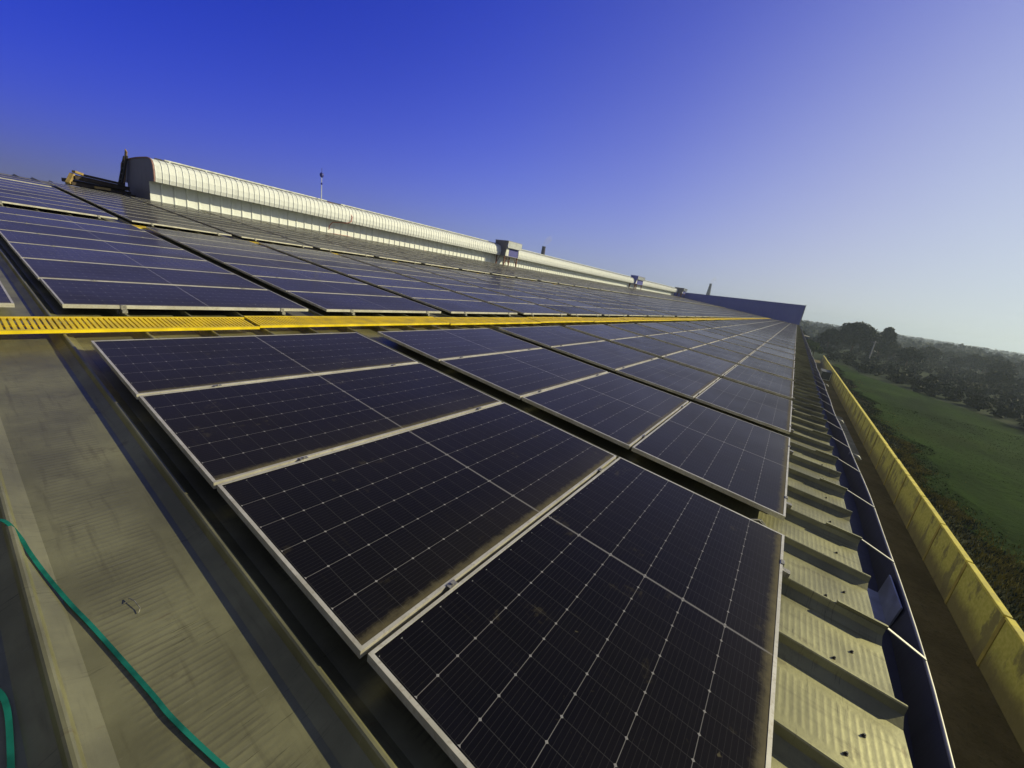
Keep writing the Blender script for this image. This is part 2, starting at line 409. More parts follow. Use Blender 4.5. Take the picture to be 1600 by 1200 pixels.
# outer walls
e = rw(0, EAVE, PAN)
mb = MB()
x = XA+.3
yw = e.y+.10
pp = []
while x < XB-.3:
    pp += [(x, yw), (x+.30, yw), (x+.33, yw-.03), (x+.40, yw-.03), (x+.43, yw)]; x += .5
for (xa, ya), (xb, yb) in zip(pp, pp[1:]): mb.quad((xa, ya, 0), (xb, yb, 0), (xb, yb, e.z-.02), (xa, ya, e.z-.02))
mb.build('side_wall', M['zinc'], ware)
mb = MB()
mb.poly([(XB-.25, yw, 0), (XB-.25, YB-.4, 0), (XB-.25, YB-.4, ZB-.03), (XB-.25, yr, zr-.05), (XB-.25, yw, e.z-.03)])
mb.build('gable_wall', M['zinc'], ware); mb = MB()
mb.poly([(XA+.28, yw, 0), (XA+.28, yw, e.z-.03), (XA+.28, yr, zr-.05), (XA+.28, YB-.4, ZB-.03), (XA+.28, YB-.4, 0)])
mb.build('gable_wall', M['zinc'], ware)
mb = MB(); mb.quad((XA+.28, YB-.42, 0), (XB-.25, YB-.42, 0), (XB-.25, YB-.42, ZB-.03), (XA+.28, YB-.42, ZB-.03)); mb.build('side_wall', M['zinc'], ware)

# gutter: inner back, floor, outer wall; the outer lip wanders a little near the camera
def lip_y(x):
    base = -.715 + .010*math.sin(x*.9) + .006*math.sin(x*2.3+1)
    if x < 3.2: base += .085*((3.2-x)/1.9)**2 if x > 1.3 else .085 + .02*min(1.3-x, 3)
    return base
GZ = PAN - .20
mb = MB(); xs = [XA + .25*k for k in range(int((XB-XA)/.25)+1)]
def gsec(x):
    ly = lip_y(x)
    return [(EAVE+.045, PAN-.012), (EAVE+.045, GZ), (ly+.012, GZ), (ly, PAN-.010)]
for xa, xb in zip(xs, xs[1:]):
    A, B = gsec(xa), gsec(xb)
    for (p, q), (r, s) in zip(zip(A, A[1:]), zip(B, B[1:])):
        mb.quad((xa, *p), (xb, *r), (xb, *s), (xa, *q))
    # outer skin
    mb.quad((xa, A[3][0]-.004, A[3][1]), (xa, A[2][0]-.016, A[2][1]-.004), (xb, B[2][0]-.016, B[2][1]-.004), (xb, B[3][0]-.004, B[3][1]))
gut = mb.build('gutter', M['gutter'], ware); gut.rotation_euler = (ALPHA, 0, 0); gut.location = (0, 0, OZ)
mb = MB(); mb.tube([(x, lip_y(x)-.002, PAN-.004) for x in xs], .0075, 8)
mb.build('lip', M['lip'], gut, True)
# lapped joint in the gutter; reflected sky painted in as a pale bluish colour
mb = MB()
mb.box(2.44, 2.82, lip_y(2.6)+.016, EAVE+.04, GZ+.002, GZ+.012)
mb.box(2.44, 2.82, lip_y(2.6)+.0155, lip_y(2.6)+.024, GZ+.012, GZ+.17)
mb.build('joint_glint_plate', plain('joint_sky_reflection', (.46, .50, .60), .4, .3), gut)
# straps from every second rib across the gutter
straps = [xf for k, xf in enumerate(nrib) if k % 2 == 0]
s_me = None
cnt = 0
for xf in straps:
    x = xf + .068
    if x < .2 or x > 104: continue
    mb = MB(); ly = lip_y(x)
    a = Vector((x, EAVE+.20, PAN+.069)); b = Vector((x+.004, EAVE-.004, PAN+.069)); c = Vector((x+.014, ly, PAN+.008))
    mb.bar(b, c, .020, .006)
    mb.build('strap', M['lip'], gut); cnt += 1
    mb = MB(); mb.box(x-.010, x+.006, EAVE-.004, EAVE+.21, PAN+.0665, PAN+.084); mb.build('shadow_plate', M['roof'], gut)  # low plate added on the seam to cast a notch of shadow

# overflow spouts on the gutter lip
for k, x in enumerate((5.85, 8.0, 12.6)):
    mb = MB(); ly = lip_y(x)
    mb.tube([(x, ly+.01, PAN-.02), (x+.01, ly-.09, PAN-.03), (x+.015, ly-.115, PAN-.06)], .017, 8)
    mb.build('spout', M['lip'], gut, True)

# end parapet
mb = MB()
ya, yb_ = -.45, yr
def ptop(y): return OZ + 4.29 - .033*y
n = 120
pts = []
for k in range(n+1):
    y = ya + (yb_-ya)*k/n
    pts.append((XB + (.0 if k % 2 else .03), y))
for (xa, y0), (xb, y1) in zip(pts, pts[1:]):
    mb.quad((xa, y0, OZ-.9), (xb, y1, OZ-.9+1), (xb, y1, ptop(y1)), (xa, y0, ptop(y0)))
mb.quad((XB+.12, ya, OZ-2), (XB+.12, yb_, OZ-2), (XB+.12, yb_, ptop(yb_)), (XB+.12, ya, ptop(ya)))
par = mb.build('end_parapet', M['blue'], ware)
mb = MB(); mb.bar((XB+.06, ya, ptop(ya)+.03), (XB+.06, yb_, ptop(yb_)+.03), .20, .07)
mb.build('coping', M['blue'], par)
mb = MB(); mb.box(XB-.10, XB+.16, ya-.12, ya-.003, OZ-1.6, ptop(ya)+.22); mb.build('corner_trim', M['trim'], par)

# ridge ventilator
VX0, VX1 = 6.0, 108.5
VB0 = 27.35; zb_ = rw(0, 27.35, PAN).z
hood = [(26.52, 3.10), (26.45, 3.28), (26.44, 3.55), (26.49, 3.80), (26.62, 3.98), (26.88, 4.10), (27.3, 4.16), (28.4, 4.19), (yr, 4.20)]
hoodb = [(2*yr-y, z) for y, z in reversed(hood)][1:]
full = hood + hoodb
vent = empty('ridge_ventilator'); vent.parent = ware
mb = MB()
P = [(y, z+OZ) for y, z in full]
mb.extrude_x(P, VX0, VX1)
x = VX0 + .02
while x < VX1:                                     # standing seams of the hood sheets
    for (y0, z0), (y1, z1) in zip(P[:8], P[1:8]):
        dy, dz = y1-y0, z1-z0; l = math.hypot(dy, dz); ny, nz = -dz/l*.024, dy/l*.024
        if ny*(28-y0) > 0: ny, nz = -ny, -nz
        ny, nz = (-abs(dz/l)*.024, abs(dy/l)*.024)
        mb.quad((x, y0, z0), (x, y1, z1), (x+.01, y1+ny, z1+nz), (x+.01, y0+ny, z0+nz))
        mb.quad((x+.01, y0+ny, z0+nz), (x+.01, y1+ny, z1+nz), (x+.025, y1+ny, z1+nz), (x+.025, y0+ny, z0+nz))
        mb.quad((x+.025, y0+ny, z0+nz), (x+.025, y1+ny, z1+nz), (x+.035, y1, z1), (x+.035, y0, z0))
    x += .266
mb.extrude_x([(26.525, 3.09+OZ), (27.34, 3.22+OZ)], VX0, VX1)       # soffit
mb.build('hood', M['white_sheet'], vent)
mb = MB()
pp = []
x = VX0
while x < VX1-.5:
    pp += [(x, VB0), (x+.40, VB0), (x+.43, VB0-.045), (x+.475, VB0-.045), (x+.505, VB0)]; x += .508
for (xa, y0), (xb, y1) in zip(pp, pp[1:]):
    mb.quad((xa, y0, zb_-.1), (xb, y1, zb_-.1), (xb, y1, OZ+3.3), (xa, y0, OZ+3.3))
mb.quad((VX0, 2*yr-VB0, zb_-.1), (VX1, 2*yr-VB0, zb_-.1), (VX1, 2*yr-VB0, OZ+3.3), (VX0, 2*yr-VB0, OZ+3.3))
mb.build('cladding', M['white_sheet'], vent)
mb = MB(); mb.bar((VX0+.2, VB0-.10, zb_-.005), (VX1, VB0-.10, zb_-.005), .14, .05); mb.build('flashing', M['trim'], vent)
for xe in (VX0-.004, VX1+.004):
    mb = MB()
    mb.poly([(xe, y, z) for y, z in P] + [(xe, 2*yr-VB0, OZ+3.12), (xe, 2*yr-VB0, zb_-.1), (xe, VB0, zb_-.1), (xe, VB0, OZ+3.12)])
    mb.build('end_cap', M['cap'], vent)
# edge trim on the near end cap
mb = MB(); mb.tube([(VX0-.02, y-.01, z+.01) for y, z in P], .03, 6); mb.build('edge_trim', plain('reddish_trim', (.34, .20, .18), .6), vent)
# white rail along the top of the hood with short feet
mb = MB()
segs = [(6.6, 14.9), (15.9, 31.8), (35.9, 76), (79, 107)]
for a, b in segs:
    mb.tube([(a, 27.15, OZ+4.21), (b, 27.15, OZ+4.21)], .035, 6)
    x = a+.2
    while x < b: mb.box(x-.03, x+.03, 27.13, 27.17, OZ+4.06, OZ+4.2); x += 1.5
mb.build('top_rail', M['trim'], vent)
mb = MB(); mb.box(VX0+.3, VX1, 27.40, 27.46, OZ+4.13, OZ+4.24); mb.build('dark_upstand', M['dark_steel'], vent)

def housing(x0, x1, col, y0=25.62, legs=True, zt=4.52):
    h = empty('vent_housing'); h.parent = ware
    z0, z1 = OZ+3.08, OZ+zt
    mb = MB()
    mb.box(x0, x0+.05, y0+.25, 27.33, z0, z1-.01)                     # end sheet
    mb.poly([(x0-.002, y0, z1-.02), (x0-.002, y0+.27, z1-.02), (x0-.002, y0+.27, z0+.02)])
    mb.box(x1-.05, x1, y0+.25, 27.33, z0, z1-.01)
    mb.box(x0+.05, x1-.05, y0+.25, 27.33, z0, z0+.05)
    mb.box(x0-.03, x1+.03, y0+.02, 27.36, z1, z1+.05)
    k = y0+.45
    while k < 27.2: mb.box(x0-.02, x0, k, k+.06, z0, z1-.02); k += .25
    mb.build('casing', col, h)
    mb = MB(); x = x0
    zc = OZ+zt-.62
    while x < x1-.02:
        xe = min(x+.2, x1)
        mb.quad((x, y0, zc), (x+.12, y0, zc), (x+.12, y0, z1), (x, y0, z1))
        mb.quad((x+.12, y0, zc), (x+.15, y0-.04, zc), (x+.15, y0-.04, z1), (x+.12, y0, z1))
        mb.quad((x+.15, y0-.04, zc), (xe, y0, zc), (xe, y0, z1), (x+.15, y0-.04, z1)); x += .2
    mb.quad((x0, y0, zc), (x1, y0, zc), (x1, y0+.3, zc-.03), (x0, y0+.3, zc-.03))
    mb.build('canopy', M['white_sheet'], h)
    mb = MB(); mb.box(x0+.55, x1-.05, y0+.28, y0+.33, z0+.05, zc-.04); mb.build('louvre_panel', M['dark_blue'], h)
    mb = MB(); mb.box(x0+.05, x0+.55, y0+.26, y0+.33, z0+.05, zc-.04); mb.build('door_jamb', M['trim'], h)
    if legs:
        for xx in (x0+.06, x1-.06):
            for yy in (y0+.35, y0+1.35):
                mb = MB(); zf = rw(0, yy, PAN).z
                mb.box(xx-.05, xx+.05, yy-.05, yy+.05, zf, z0-.002); mb.bar((xx, yy, zf+.15), (xx+(.5 if xx < x0+.5 else -.5), yy, z0-.05), .04, .04)
                mb.build('leg', M['brown_steel'], h)
    return h
housing(33.2, 35.5, M['cap'])
housing(74.5, 78.5, M['blue'], 25.9)
housing(107.5, 111.0, M['cap'], 25.0, True, 4.35)

# small mast with a weather sensor standing on the hood
t = empty('weather_mast', (14.42, 26.95, OZ+4.03)); tag(t, 'thin white mast with small blue sensor standing on the ridge ventilator hood', 'mast')
mb = MB(); mb.tube([(0, 0, 0), (0, 0, 1.45)], [.028, .018], 8); mb.box(-.12, .12, -.12, .12, -.01, .02); mb.build('pole', M['trim'], t)
mb = MB(); mb.tube([(0, 0, 1.45), (0, 0, 1.5), (0, 0, 1.60), (0, 0, 1.70), (0, 0, 1.74)], [.03, .10, .12, .10, .03], 10); mb.build('sensor', M['dark_blue'], t, True)
mb = MB(); mb.tube([(0, 0, 1.74), (0, 0, 2.0)], .010, 6); mb.build('spike', M['dark_steel'], t)
mb = MB(); mb.tube([(0, 0, 1.02), (0, 0, 1.06), (0, 0, 1.12), (0, 0, 1.16)], [.02, .055, .055, .02], 8); mb.build('junction_box', M['dark_blue'], t)

# red ropes hung over the ventilator
def rope(name, pts, label, r=.022):
    mb = MB(); mb.tube(pts, r, 6); return tag(mb.build(name, M['red'], None, True), label, 'rope')
rope('red_rope', [(14.9, 27.0, OZ+4.16), (15.4, 26.8, OZ+4.03), (16.0, 26.7, OZ+3.99), (16.2, 26.55, OZ+3.80), (16.3, 26.40, OZ+3.5), (16.25, 26.42, OZ+3.2), (16.0, 26.47, OZ+3.06),
     (15.4, 27.24, OZ+2.98), (15.2, 27.28, OZ+2.7), (15.15, 27.27, OZ+2.45)], 'red rope hanging over the hood of the ridge ventilator')
rope('red_rope', [(15.15, 27.20, rw(0, 27.2, PAN).z+.10), (16.4, 27.18, OZ+2.26), (18, 27.16, OZ+2.20), (19.6, 27.12, OZ+2.22), (21.2, 27.15, OZ+2.20), (22.5, 27.1, OZ+2.19), (23.6, 26.9, OZ+2.22), (24.2, 26.8, OZ+2.20)],
     'long red rope lying along the foot of the ventilator wall')

# ------------------------------------------------------------------ solar panels
FR = .014; FH = .035
def frame_into(mb, x, y, z=0, mi=0):
    for (x0, x1, y0, y1) in ((0, L, 0, FR), (0, L, W-FR, W), (0, FR, FR, W-FR), (L-FR, L, FR, W-FR)):
        mb.box(x+x0, x+x1, y+y0, y+y1, z-FH, z, mi)
def glass_into(mb, x, y, z=0, mi=0):
    a, b, c, d = x+FR, x+L-FR, y+FR, y+W-FR
    mb.quad((a, c, z-.002), (b, c, z-.002), (b, d, z-.002), (a, d, z-.002), mi, [(FR, FR), (L-FR, FR), (L-FR, W-FR), (FR, W-FR)])
    mb.quad((a, c, z-.008), (a, d, z-.008), (b, d, z-.008), (b, c, z-.008), mi+1 if False else mi, [(FR, FR), (FR, FR), (FR, FR), (FR, FR)])
mb = MB(); frame_into(mb, 0, 0); FRAME_ME = mb.mesh('frame', M['frame'])
mb = MB(); glass_into(mb, 0, 0); GLASS_ME = mb.mesh('glass', M['glass'])
mb = MB()   # mid clamp between two rows: plate, bolt head, neck
mb.box(-.022, .022, -.002, GY+.002, .0005, .0035); mb.box(-.010, .010, .003, GY-.003, -.05, .0005)
mb.tube([(0, GY/2, .0035), (0, GY/2, .010)], .006, 6); CLAMP_ME = mb.mesh('clamp', M['clamp'])
mb = MB()   # end clamp: hooked bracket down to the rail
mb.box(-.022, .022, -.004, .010, .001, .005); mb.box(-.022, .022, -.007, -.003, -.060, .005); mb.box(-.022, .022, -.030, -.007, -.064, -.058)
mb.tube([(0, -.018, -.058), (0, -.018, -.040)], .008, 6); ENDCLAMP_ME = mb.mesh('clamp', M['clamp'])
mb = MB()   # short rail on the rib under the frames
mb.box(-.020, .020, -.17, .17, PAN+.067, -FH-.001); mb.box(-.034, .034, -.05, .05, PAN+.030, PAN+.067); RAIL_ME = mb.mesh('mounting_rail', M['clamp'])

G0 = .2995
def colx(c):                       # left edge of column c (0 = the nearest one of the lower bank)
    return c*(L+.303) + (.28 if c >= 8 else 0)
def ucolx(c):
    return c*(L+.274) + (.28 if c >= 9 else 0)
BANK1 = 4*W + 3*GY + 1.148
BANK2 = BANK1 + 7*(W+GY) - GY + 1.148
panels = []                        # x, y, bank, row, col
c = 0
while colx(c)+L < XB-1.5:
    for r in range(4):
        dx = (.012, 0, -.006, -.012)[r] if c == 0 else random.uniform(-.006, .006)
        panels.append((colx(c)+dx, r*(W+GY), 0, r, c))
    c += 1
for c in range(-2, 44):
    if ucolx(c)+L > XB-1.5: continue
    for r in range(7): panels.append((ucolx(c)+random.uniform(-.006, .006), BANK1+r*(W+GY), 1, r, c))
    nr = 10
    for r in range(nr):
        extra = .42 if (c <= 0 and r >= 7) else 0
        if c <= 0 and r == 9: continue
        panels.append((ucolx(c), BANK2+extra+r*(W+GY), 2, r, c))
def clip_area(pts):
    def clip(poly, f, inter):
        out = []
        for i, p in enumerate(poly):
            q = poly[(i+1) % len(poly)]
            if f(p): out.append(p)
            if f(p) != f(q): out.append(inter(p, q))
        return out
    P = pts
    for ax, lim, sg in ((0, 0, 1), (0, 1600, -1), (1, 0, 1), (1, 1200, -1)):
        P = clip(P, lambda p: sg*(p[ax]-lim) >= 0, lambda p, q: tuple(p[k] + (q[k]-p[k])*(lim-p[ax])/(q[ax]-p[ax]) for k in (0, 1)))
        if len(P) < 3: return 0
    return abs(sum(P[i][0]*P[(i+1) % len(P)][1]-P[(i+1) % len(P)][0]*P[i][1] for i in range(len(P))))/2
info = []
for pn in panels:
    x, y = pn[0], pn[1]
    q = [project(rw(*t)) for t in ((x, y, 0), (x+L, y, 0), (x+L, y+W, 0), (x, y+W, 0))]
    if None in q:
        n = 12; ins = sum(1 for i in range(n) for j in range(n) for r in [project(rw(x+L*i/(n-1), y+W*j/(n-1), 0))] if r and 0 <= r[0] <= 1600 and 0 <= r[1] <= 1200)
        a = ins*3000.
    else: a = clip_area(q)
    info.append((a, pn))
info.sort(key=lambda t: -t[0])
single = [pn for a, pn in info[:300] if a > 3]
rest = [pn for a, pn in info[300:]] + [pn for a, pn in info[:300] if a <= 3]
byrow = {}
for pn in single: byrow.setdefault((pn[2], pn[3]), []).append(pn)
def rowname(b, r):
    if b == 0: return ('the bottom row beside the gutter', 'the second row up from the gutter', 'the third row up from the gutter', 'the row just below the yellow walkway')[r]
    if b == 1: return 'the %s row above the yellow walkway' % nth(r+1)
    return 'the %s row above the upper walkway' % nth(r+1)
near_rank = {id(pn): k for k, pn in enumerate(sorted(single, key=lambda p: (rw(p[0]+L/2, p[1]+W/2, 0)-CAM).length))}
rib_tops = [xf+.068 for xf in nrib]
for (b, r), row in byrow.items():
    row.sort(key=lambda p: p[0])
    for k, pn in enumerate(row):
        x, y = pn[0], pn[1]
        o = empty('solar_panel', rw(x, y, 0), (ALPHA + random.uniform(-.0009, .0009), random.uniform(-.0007, .0007), 0))
        side = 'near end' if b == 0 else 'left end'
        tag(o, '%s solar panel from the %s of %s' % (nth(k+1), side, rowname(b, r)), 'solar panel', 'solar panels in rows on the warehouse roof')
        link('frame', FRAME_ME, o); link('glass', GLASS_ME, o)
        if near_rank[id(pn)] < 130:
            tops = [min(rib_tops, key=lambda t: abs(t-(x+q))) for q in (.40, L-.40)]
            top_edge = (b == 0 and r == 3) or (b == 1 and r == 6)
            for tx in tops:
                if r == 0:
                    e_ = link('clamp', ENDCLAMP_ME, o); e_.location = (tx-x, 0, 0)
                    q_ = link('mounting_rail', RAIL_ME, o); q_.location = (tx-x, .12, 0)
                if not top_edge:
                    e_ = link('clamp', CLAMP_ME, o); e_.location = (tx-x, W, 0)
                    q_ = link('mounting_rail', RAIL_ME, o); q_.location = (tx-x, W+GY/2, 0)
                else:
                    e_ = link('clamp', ENDCLAMP_ME, o); e_.location = (tx-x, W, 0); e_.rotation_euler = (0, 0, math.pi)
                    q_ = link('mounting_rail', RAIL_ME, o); q_.location = (tx-x, W-.12, 0)
mb = MB()
for pn in rest:
    zz = random.uniform(-.002, .002)
    frame_into(mb, pn[0], pn[1], zz, 0); glass_into(mb, pn[0], pn[1], zz, 1)
o = mb.build('solar_panels_far', [M['frame'], M['glass']]); o.rotation_euler = (ALPHA, 0, 0); o.location = (0, 0, OZ)
tag(o, 'distant rows of solar panels shrinking towards the far end of the roof', 'solar panels', None, 'stuff')

# looped cable under the corner of the nearest panel of the second column
mb = MB()
mb.tube([rw(2.20, .30, -.07), rw(2.32, .22, -.03), rw(2.40, .15, -.03), rw(2.44, .08, -.08), rw(2.42, .03, -.115), rw(2.36, .06, -.122)], .009, 6)
mb.tube([rw(2.24, .27, -.08), rw(2.36, .20, -.05), rw(2.46, .13, -.05), rw(2.49, .06, -.11), rw(2.44, .00, -.124)], .009, 6)
tag(mb.build('cable', M['black'], None, True), 'black cable looping out between two panels near the gutter', 'cable')

# ------------------------------------------------------------------ yellow walkways
PLK, PW = 2.985, .42
mb = MB()
mb.box(0, PLK, 0, .035, -.026, 0); mb.box(0, PLK, PW-.035, PW, -.026, 0)
x = 0
while x < PLK-.02:
    mb.box(x, x+.021, .035, PW-.035, -.016, -.002); x += .0345
mb.box(0, PLK, PW/2-.012, PW/2+.012, -.026, -.0165)
PLANK_ME = mb.mesh('grating', M['yellow'])
mb = MB()
for x in (.25, 1.5, 2.7): mb.box(x, x+.05, .01, PW-.01, -.034, -.0265)
SUP_ME = mb.mesh('support_bar', M['clamp'])
mb = MB()
mb.box(0, PLK, 0, .035, -.024, 0); mb.box(0, PLK, PW-.035, PW, -.024, 0)
x = 0
while x < PLK-.02:
    mb.box(x, x+.021, .035, PW-.035, -.018, -.002); x += .0345
LOW_ME = mb.mesh('grating', M['yellow'])
WY = 5.075; WZ = -.034
def plank(x, y, z, label, grp, low=False):
    o = empty('walkway_plank', rw(x, y, z), (ALPHA, 0, 0)); tag(o, label, 'walkway plank', grp)
    link('grating', LOW_ME if low else PLANK_ME, o)
    if not low: link('support_bar', SUP_ME, o)
    return o
x0 = 1.38-3.0
k = 0; x = x0
while x < XB-3.2:
    plank(x, WY + (.014 if k % 2 else -.004)+random.uniform(-.006, .006), WZ + (.006 if k % 2 else 0) + random.uniform(-.003, .003),
          '%s yellow slotted walkway plank from the left, between the lower panel banks' % nth(k+1), 'yellow walkway planks below the upper panels')
    x += 3.0; k += 1
WY2 = BANK2 - 1.148 + .03
k = 0
for i in range(0, 36):
    x = 1.0 + i*3.0
    plank(x, WY2, -.044, '%s yellow walkway plank from the left along the upper walkway' % nth(k+1), 'yellow walkway planks high on the roof', True); k += 1

# ------------------------------------------------------------------ loose things on the near roof
def strap_obj(name, pts, wd, label, th=.003):
    mb = MB(); P = [Vector(p) for p in pts]
    fine = []
    for a, b, c, d in zip([P[0]]+P[:-2], P[:-1], P[1:], P[2:]+[P[-1]]):
        for k in range(6):
            s = k/6; fine.append(.5*((2*b)+(c-a)*s+(2*a-5*b+4*c-d)*s*s+(3*b-a-3*c+d)*s**3))
    fine.append(P[-1])
    L_, R_ = [], []
    for i, p in enumerate(fine):
        d = (fine[min(i+1, len(fine)-1)]-fine[max(i-1, 0)]); s = Vector((-d.y, d.x, 0)).normalized()
        tw = .12*math.sin(i*.33)
        s = (s*math.cos(tw)+Vector((0, 0, 1))*math.sin(tw)*.5)
        L_.append(p+s*wd/2); R_.append(p-s*wd/2)
    up = Vector((0, 0, th))
    for i in range(len(fine)-1):
        mb.quad(R_[i]+up, R_[i+1]+up, L_[i+1]+up, L_[i]+up); mb.quad(L_[i], L_[i+1], R_[i+1], R_[i])
        mb.quad(L_[i]+up, L_[i+1]+up, L_[i+1], L_[i]); mb.quad(R_[i], R_[i+1], R_[i+1]+up, R_[i]+up)
    o = mb.build(name, M['teal'], None, True); o.rotation_euler = (ALPHA, 0, 0); o.location = (0, 0, OZ)
    return tag(o, label, 'strap')
strap_obj('plastic_strap', [(-.66, 2.62, PAN+.050), (-.612, 2.56, PAN+.070), (-.585, 2.46, PAN+.046), (-.572, 2.36, PAN+.030), (-.55, 2.21, PAN+.018), (-.52, 2.04, PAN+.006), (-.49, 1.88, PAN+.006), (-.435, 1.55, PAN+.007), (-.415, 1.42, PAN+.008), (-.368, 1.21, PAN+.006), (-.30, .95, PAN+.006)], .0115,
          'long teal plastic strap lying across the bare roof sheet at left')
strap_obj('plastic_strap', [(-.80, 1.94, PAN+.008), (-.73, 1.87, PAN+.008), (-.695, 1.82, PAN+.009), (-.683, 1.74, PAN+.008), (-.690, 1.60, PAN+.006), (-.705, 1.42, PAN+.006)], .012,
          'short bent teal strap piece at the bottom left corner')
mb = MB(); mb.tube([rw(-.405, 1.945, PAN+.004), rw(-.392, 1.955, PAN+.010), rw(-.383, 1.925, PAN+.014), rw(-.378, 1.885, PAN+.010), rw(-.386, 1.872, PAN+.004)], .0013, 6)
tag(mb.build('wire_staple', M['clamp'], None, True), 'small bent silver wire staple lying on the roof sheet', 'staple')

# timber and a ladder by the near end of the ventilator
def plank_wood(a, b, w_, h_, mat, label):
    mb = MB(); mb.bar(a, b, w_, h_); return tag(mb.build('timber_board', mat), label, 'board', 'timber piled beside the ventilator')
def rz(y): return rw(0, y, PAN).z if y <= YR else zr - (y-yr)*math.tan(ALPHA)
PB = [((3.55, 29.2), (5.9, 29.9), .5, .14, .12), ((3.5, 29.6), (5.8, 30.2), .55, .16, .27), ((3.7, 29.3), (5.7, 29.9), .5, .14, .41), ((3.8, 29.6), (5.8, 30.1), .3, .10, .52), ((4.1, 29.5), (5.6, 29.9), .3, .09, .62)]
lb = ['lowest dark board of the timber pile beside the ventilator', 'second dark board from the bottom of the timber pile', 'middle dark board of the timber pile on the ridge', 'second dark board from the top of the timber pile', 'topmost dark board of the timber pile on the ridge']
for (a, b, w_, h_, dz), l_ in zip(PB, lb):
    plank_wood((a[0], a[1], rz(a[1])+dz), (b[0], b[1], rz(b[1])+dz), w_, h_, M['wood'], l_)
plank_wood((3.75, 29.15, rz(29.15)+.66), (4.05, 29.35, rz(29.5)+.64), .16, .10, M['wood_pale'], 'short pale yellow board end lying atop the timber pile')
plank_wood((3.50, 29.0, rz(29)+.12), (3.72, 29.25, rz(29.2)+.55), .16, .10, M['wood_pale'], 'pale yellow board leaning on the near end of the timber pile')
plank_wood((4.35, 28.85, rz(28.75)+.16), (4.9, 28.98, rz(29)+.17), .12, .10, M['wood_pale'], 'pale yellow beam lying in front of the dark timber pile')
lad = tag(empty('ladder', (5.55, 31.4, rz(31.4)+.02)), 'dark wooden ladder leaning against the end of the ventilator', 'ladder')
def lad_pt(s, t): return Vector((.05+.30*t, -.35+.5*s-.9*t, 2.15*t))
for s in (0, 1):
    mb = MB(); mb.bar(lad_pt(s, 0), lad_pt(s, 1), .07, .07); mb.build('rail', M['dark_steel'], lad)
for k in range(7):
    mb = MB(); q = .08+k*.13; mb.bar(lad_pt(0, q), lad_pt(1, q), .05, .05); mb.build('rung', M['dark_steel'], lad)
mb = MB(); mb.bar((5.85, 31.6, rz(31.6)), (5.9, 30.2, OZ+4.55), .30, .04, 0, Vector((1, 0, 0)))
tag(mb.build('plywood_sheet', plain('tan_plywood', (.30, .20, .11), .8, 0, .3, 3), None), 'narrow brown plywood strip leaning upright behind the ladder', 'plywood')

# ------------------------------------------------------------------ yellow boundary wall
wx = [-2.0 - .0 + 3.33*k for k in range(0, 37)]
off = 26.54 - (-2.0+3.33*8); wx = [q+off-.0 for q in wx]
bw = tag(empty('boundary_wall', (0, -7.1, 0)), 'long stained yellow precast wall running between the yard and the field', 'wall')
HW = 1.83
for k, (a, b) in enumerate(zip(wx, wx[1:])):
    mb = MB(); mb.box(a+.085, b-.085, -.10, -.012, 0, HW); mb.build('wall_panel', M['wall'], bw)
    mb = MB(); j = random.uniform(-.012, .012)
    mb.box(a+.05, b-.05, -.165+j, .03+j, HW+.002, HW+.082); o = mb.build('coping', M['coping'], bw)
    bv = o.modifiers.new('b', 'BEVEL'); bv.width = .015; bv.segments = 2
for a in wx:
    mb = MB(); mb.box(a-.083, a+.083, -.14, .012, 0, HW-.004); mb.build('post', M['post'], bw)

# ------------------------------------------------------------------ ground
def sheet(name, pts, z, mat, label=None):
    mb = MB(); mb.poly([(x, y, z) for x, y in pts]); o = mb.build(name, mat); o['kind'] = 'structure'
    if label: o['label'] = label
    return o
N = 48
sheet('ground', [(3000*math.cos(2*math.pi*k/N), 3000*math.sin(2*math.pi*k/N)) for k in range(N)], -.03, M['ground'], 'hazy green plain stretching to the horizon')
sheet('yard', [(-40, -7.15), (128, -7.15), (128, 2), (-40, 2)], -.004, M['yard'], 'bare brown earth strip between warehouse and yellow wall')
# field: gently uneven mesh
def fieldz(x, y): return .10*math.sin(x*.21+y*.13)+.07*math.sin(x*.47-y*.31+1)
fx = [-30+2.*k for k in range(78)]
def fedge(x):  return -9.9 - .5*math.sin(x*.3) - .4*math.sin(x*.83) - .25*math.sin(x*2.1) - max(0, (30-x))*.06
def ffar(x):   # far edge of the crop
    P_ = [(-40, -75), (40, -48), (66, -28), (85, -24.5), (99, -18.5), (108, -13.5), (126, -12.5)]
    for (a, b), (c, d) in zip(P_, P_[1:]):
        if a <= x <= c: return b+(d-b)*(x-a)/(c-a)
    return -12.5
mb = MB(); NY = 22
for xa, xb in zip(fx, fx[1:]):
    for j in range(NY):
        def P_(x, s):
            y = fedge(x)+(min(ffar(x), fedge(x)-.5)-fedge(x))*s; return (x, y, .05+ (fieldz(x, y)+.17 if 0 < s < 1 else -.06))
        s0, s1 = j/NY, (j+1)/NY
        mb.quad(P_(xa, s1), P_(xb, s1), P_(xb, s0), P_(xa, s0))
o = mb.build('field', M['field'], None, True); o['kind'] = 'structure'; o['label'] = 'dark green crop field beyond the yellow wall'
sheet('bank', [(-40, -7.2), (128, -7.2), (128, -12.8), (-40, -18)], -.010, M['bank'], 'weedy brown earth strip along the outside of the wall')
sheet('gravel_strip', [(38, -5.75), (54, -5.75), (54, -6.45), (38, -6.5)], .004, M['gravel'], 'pale grey gravel strip on the yard')

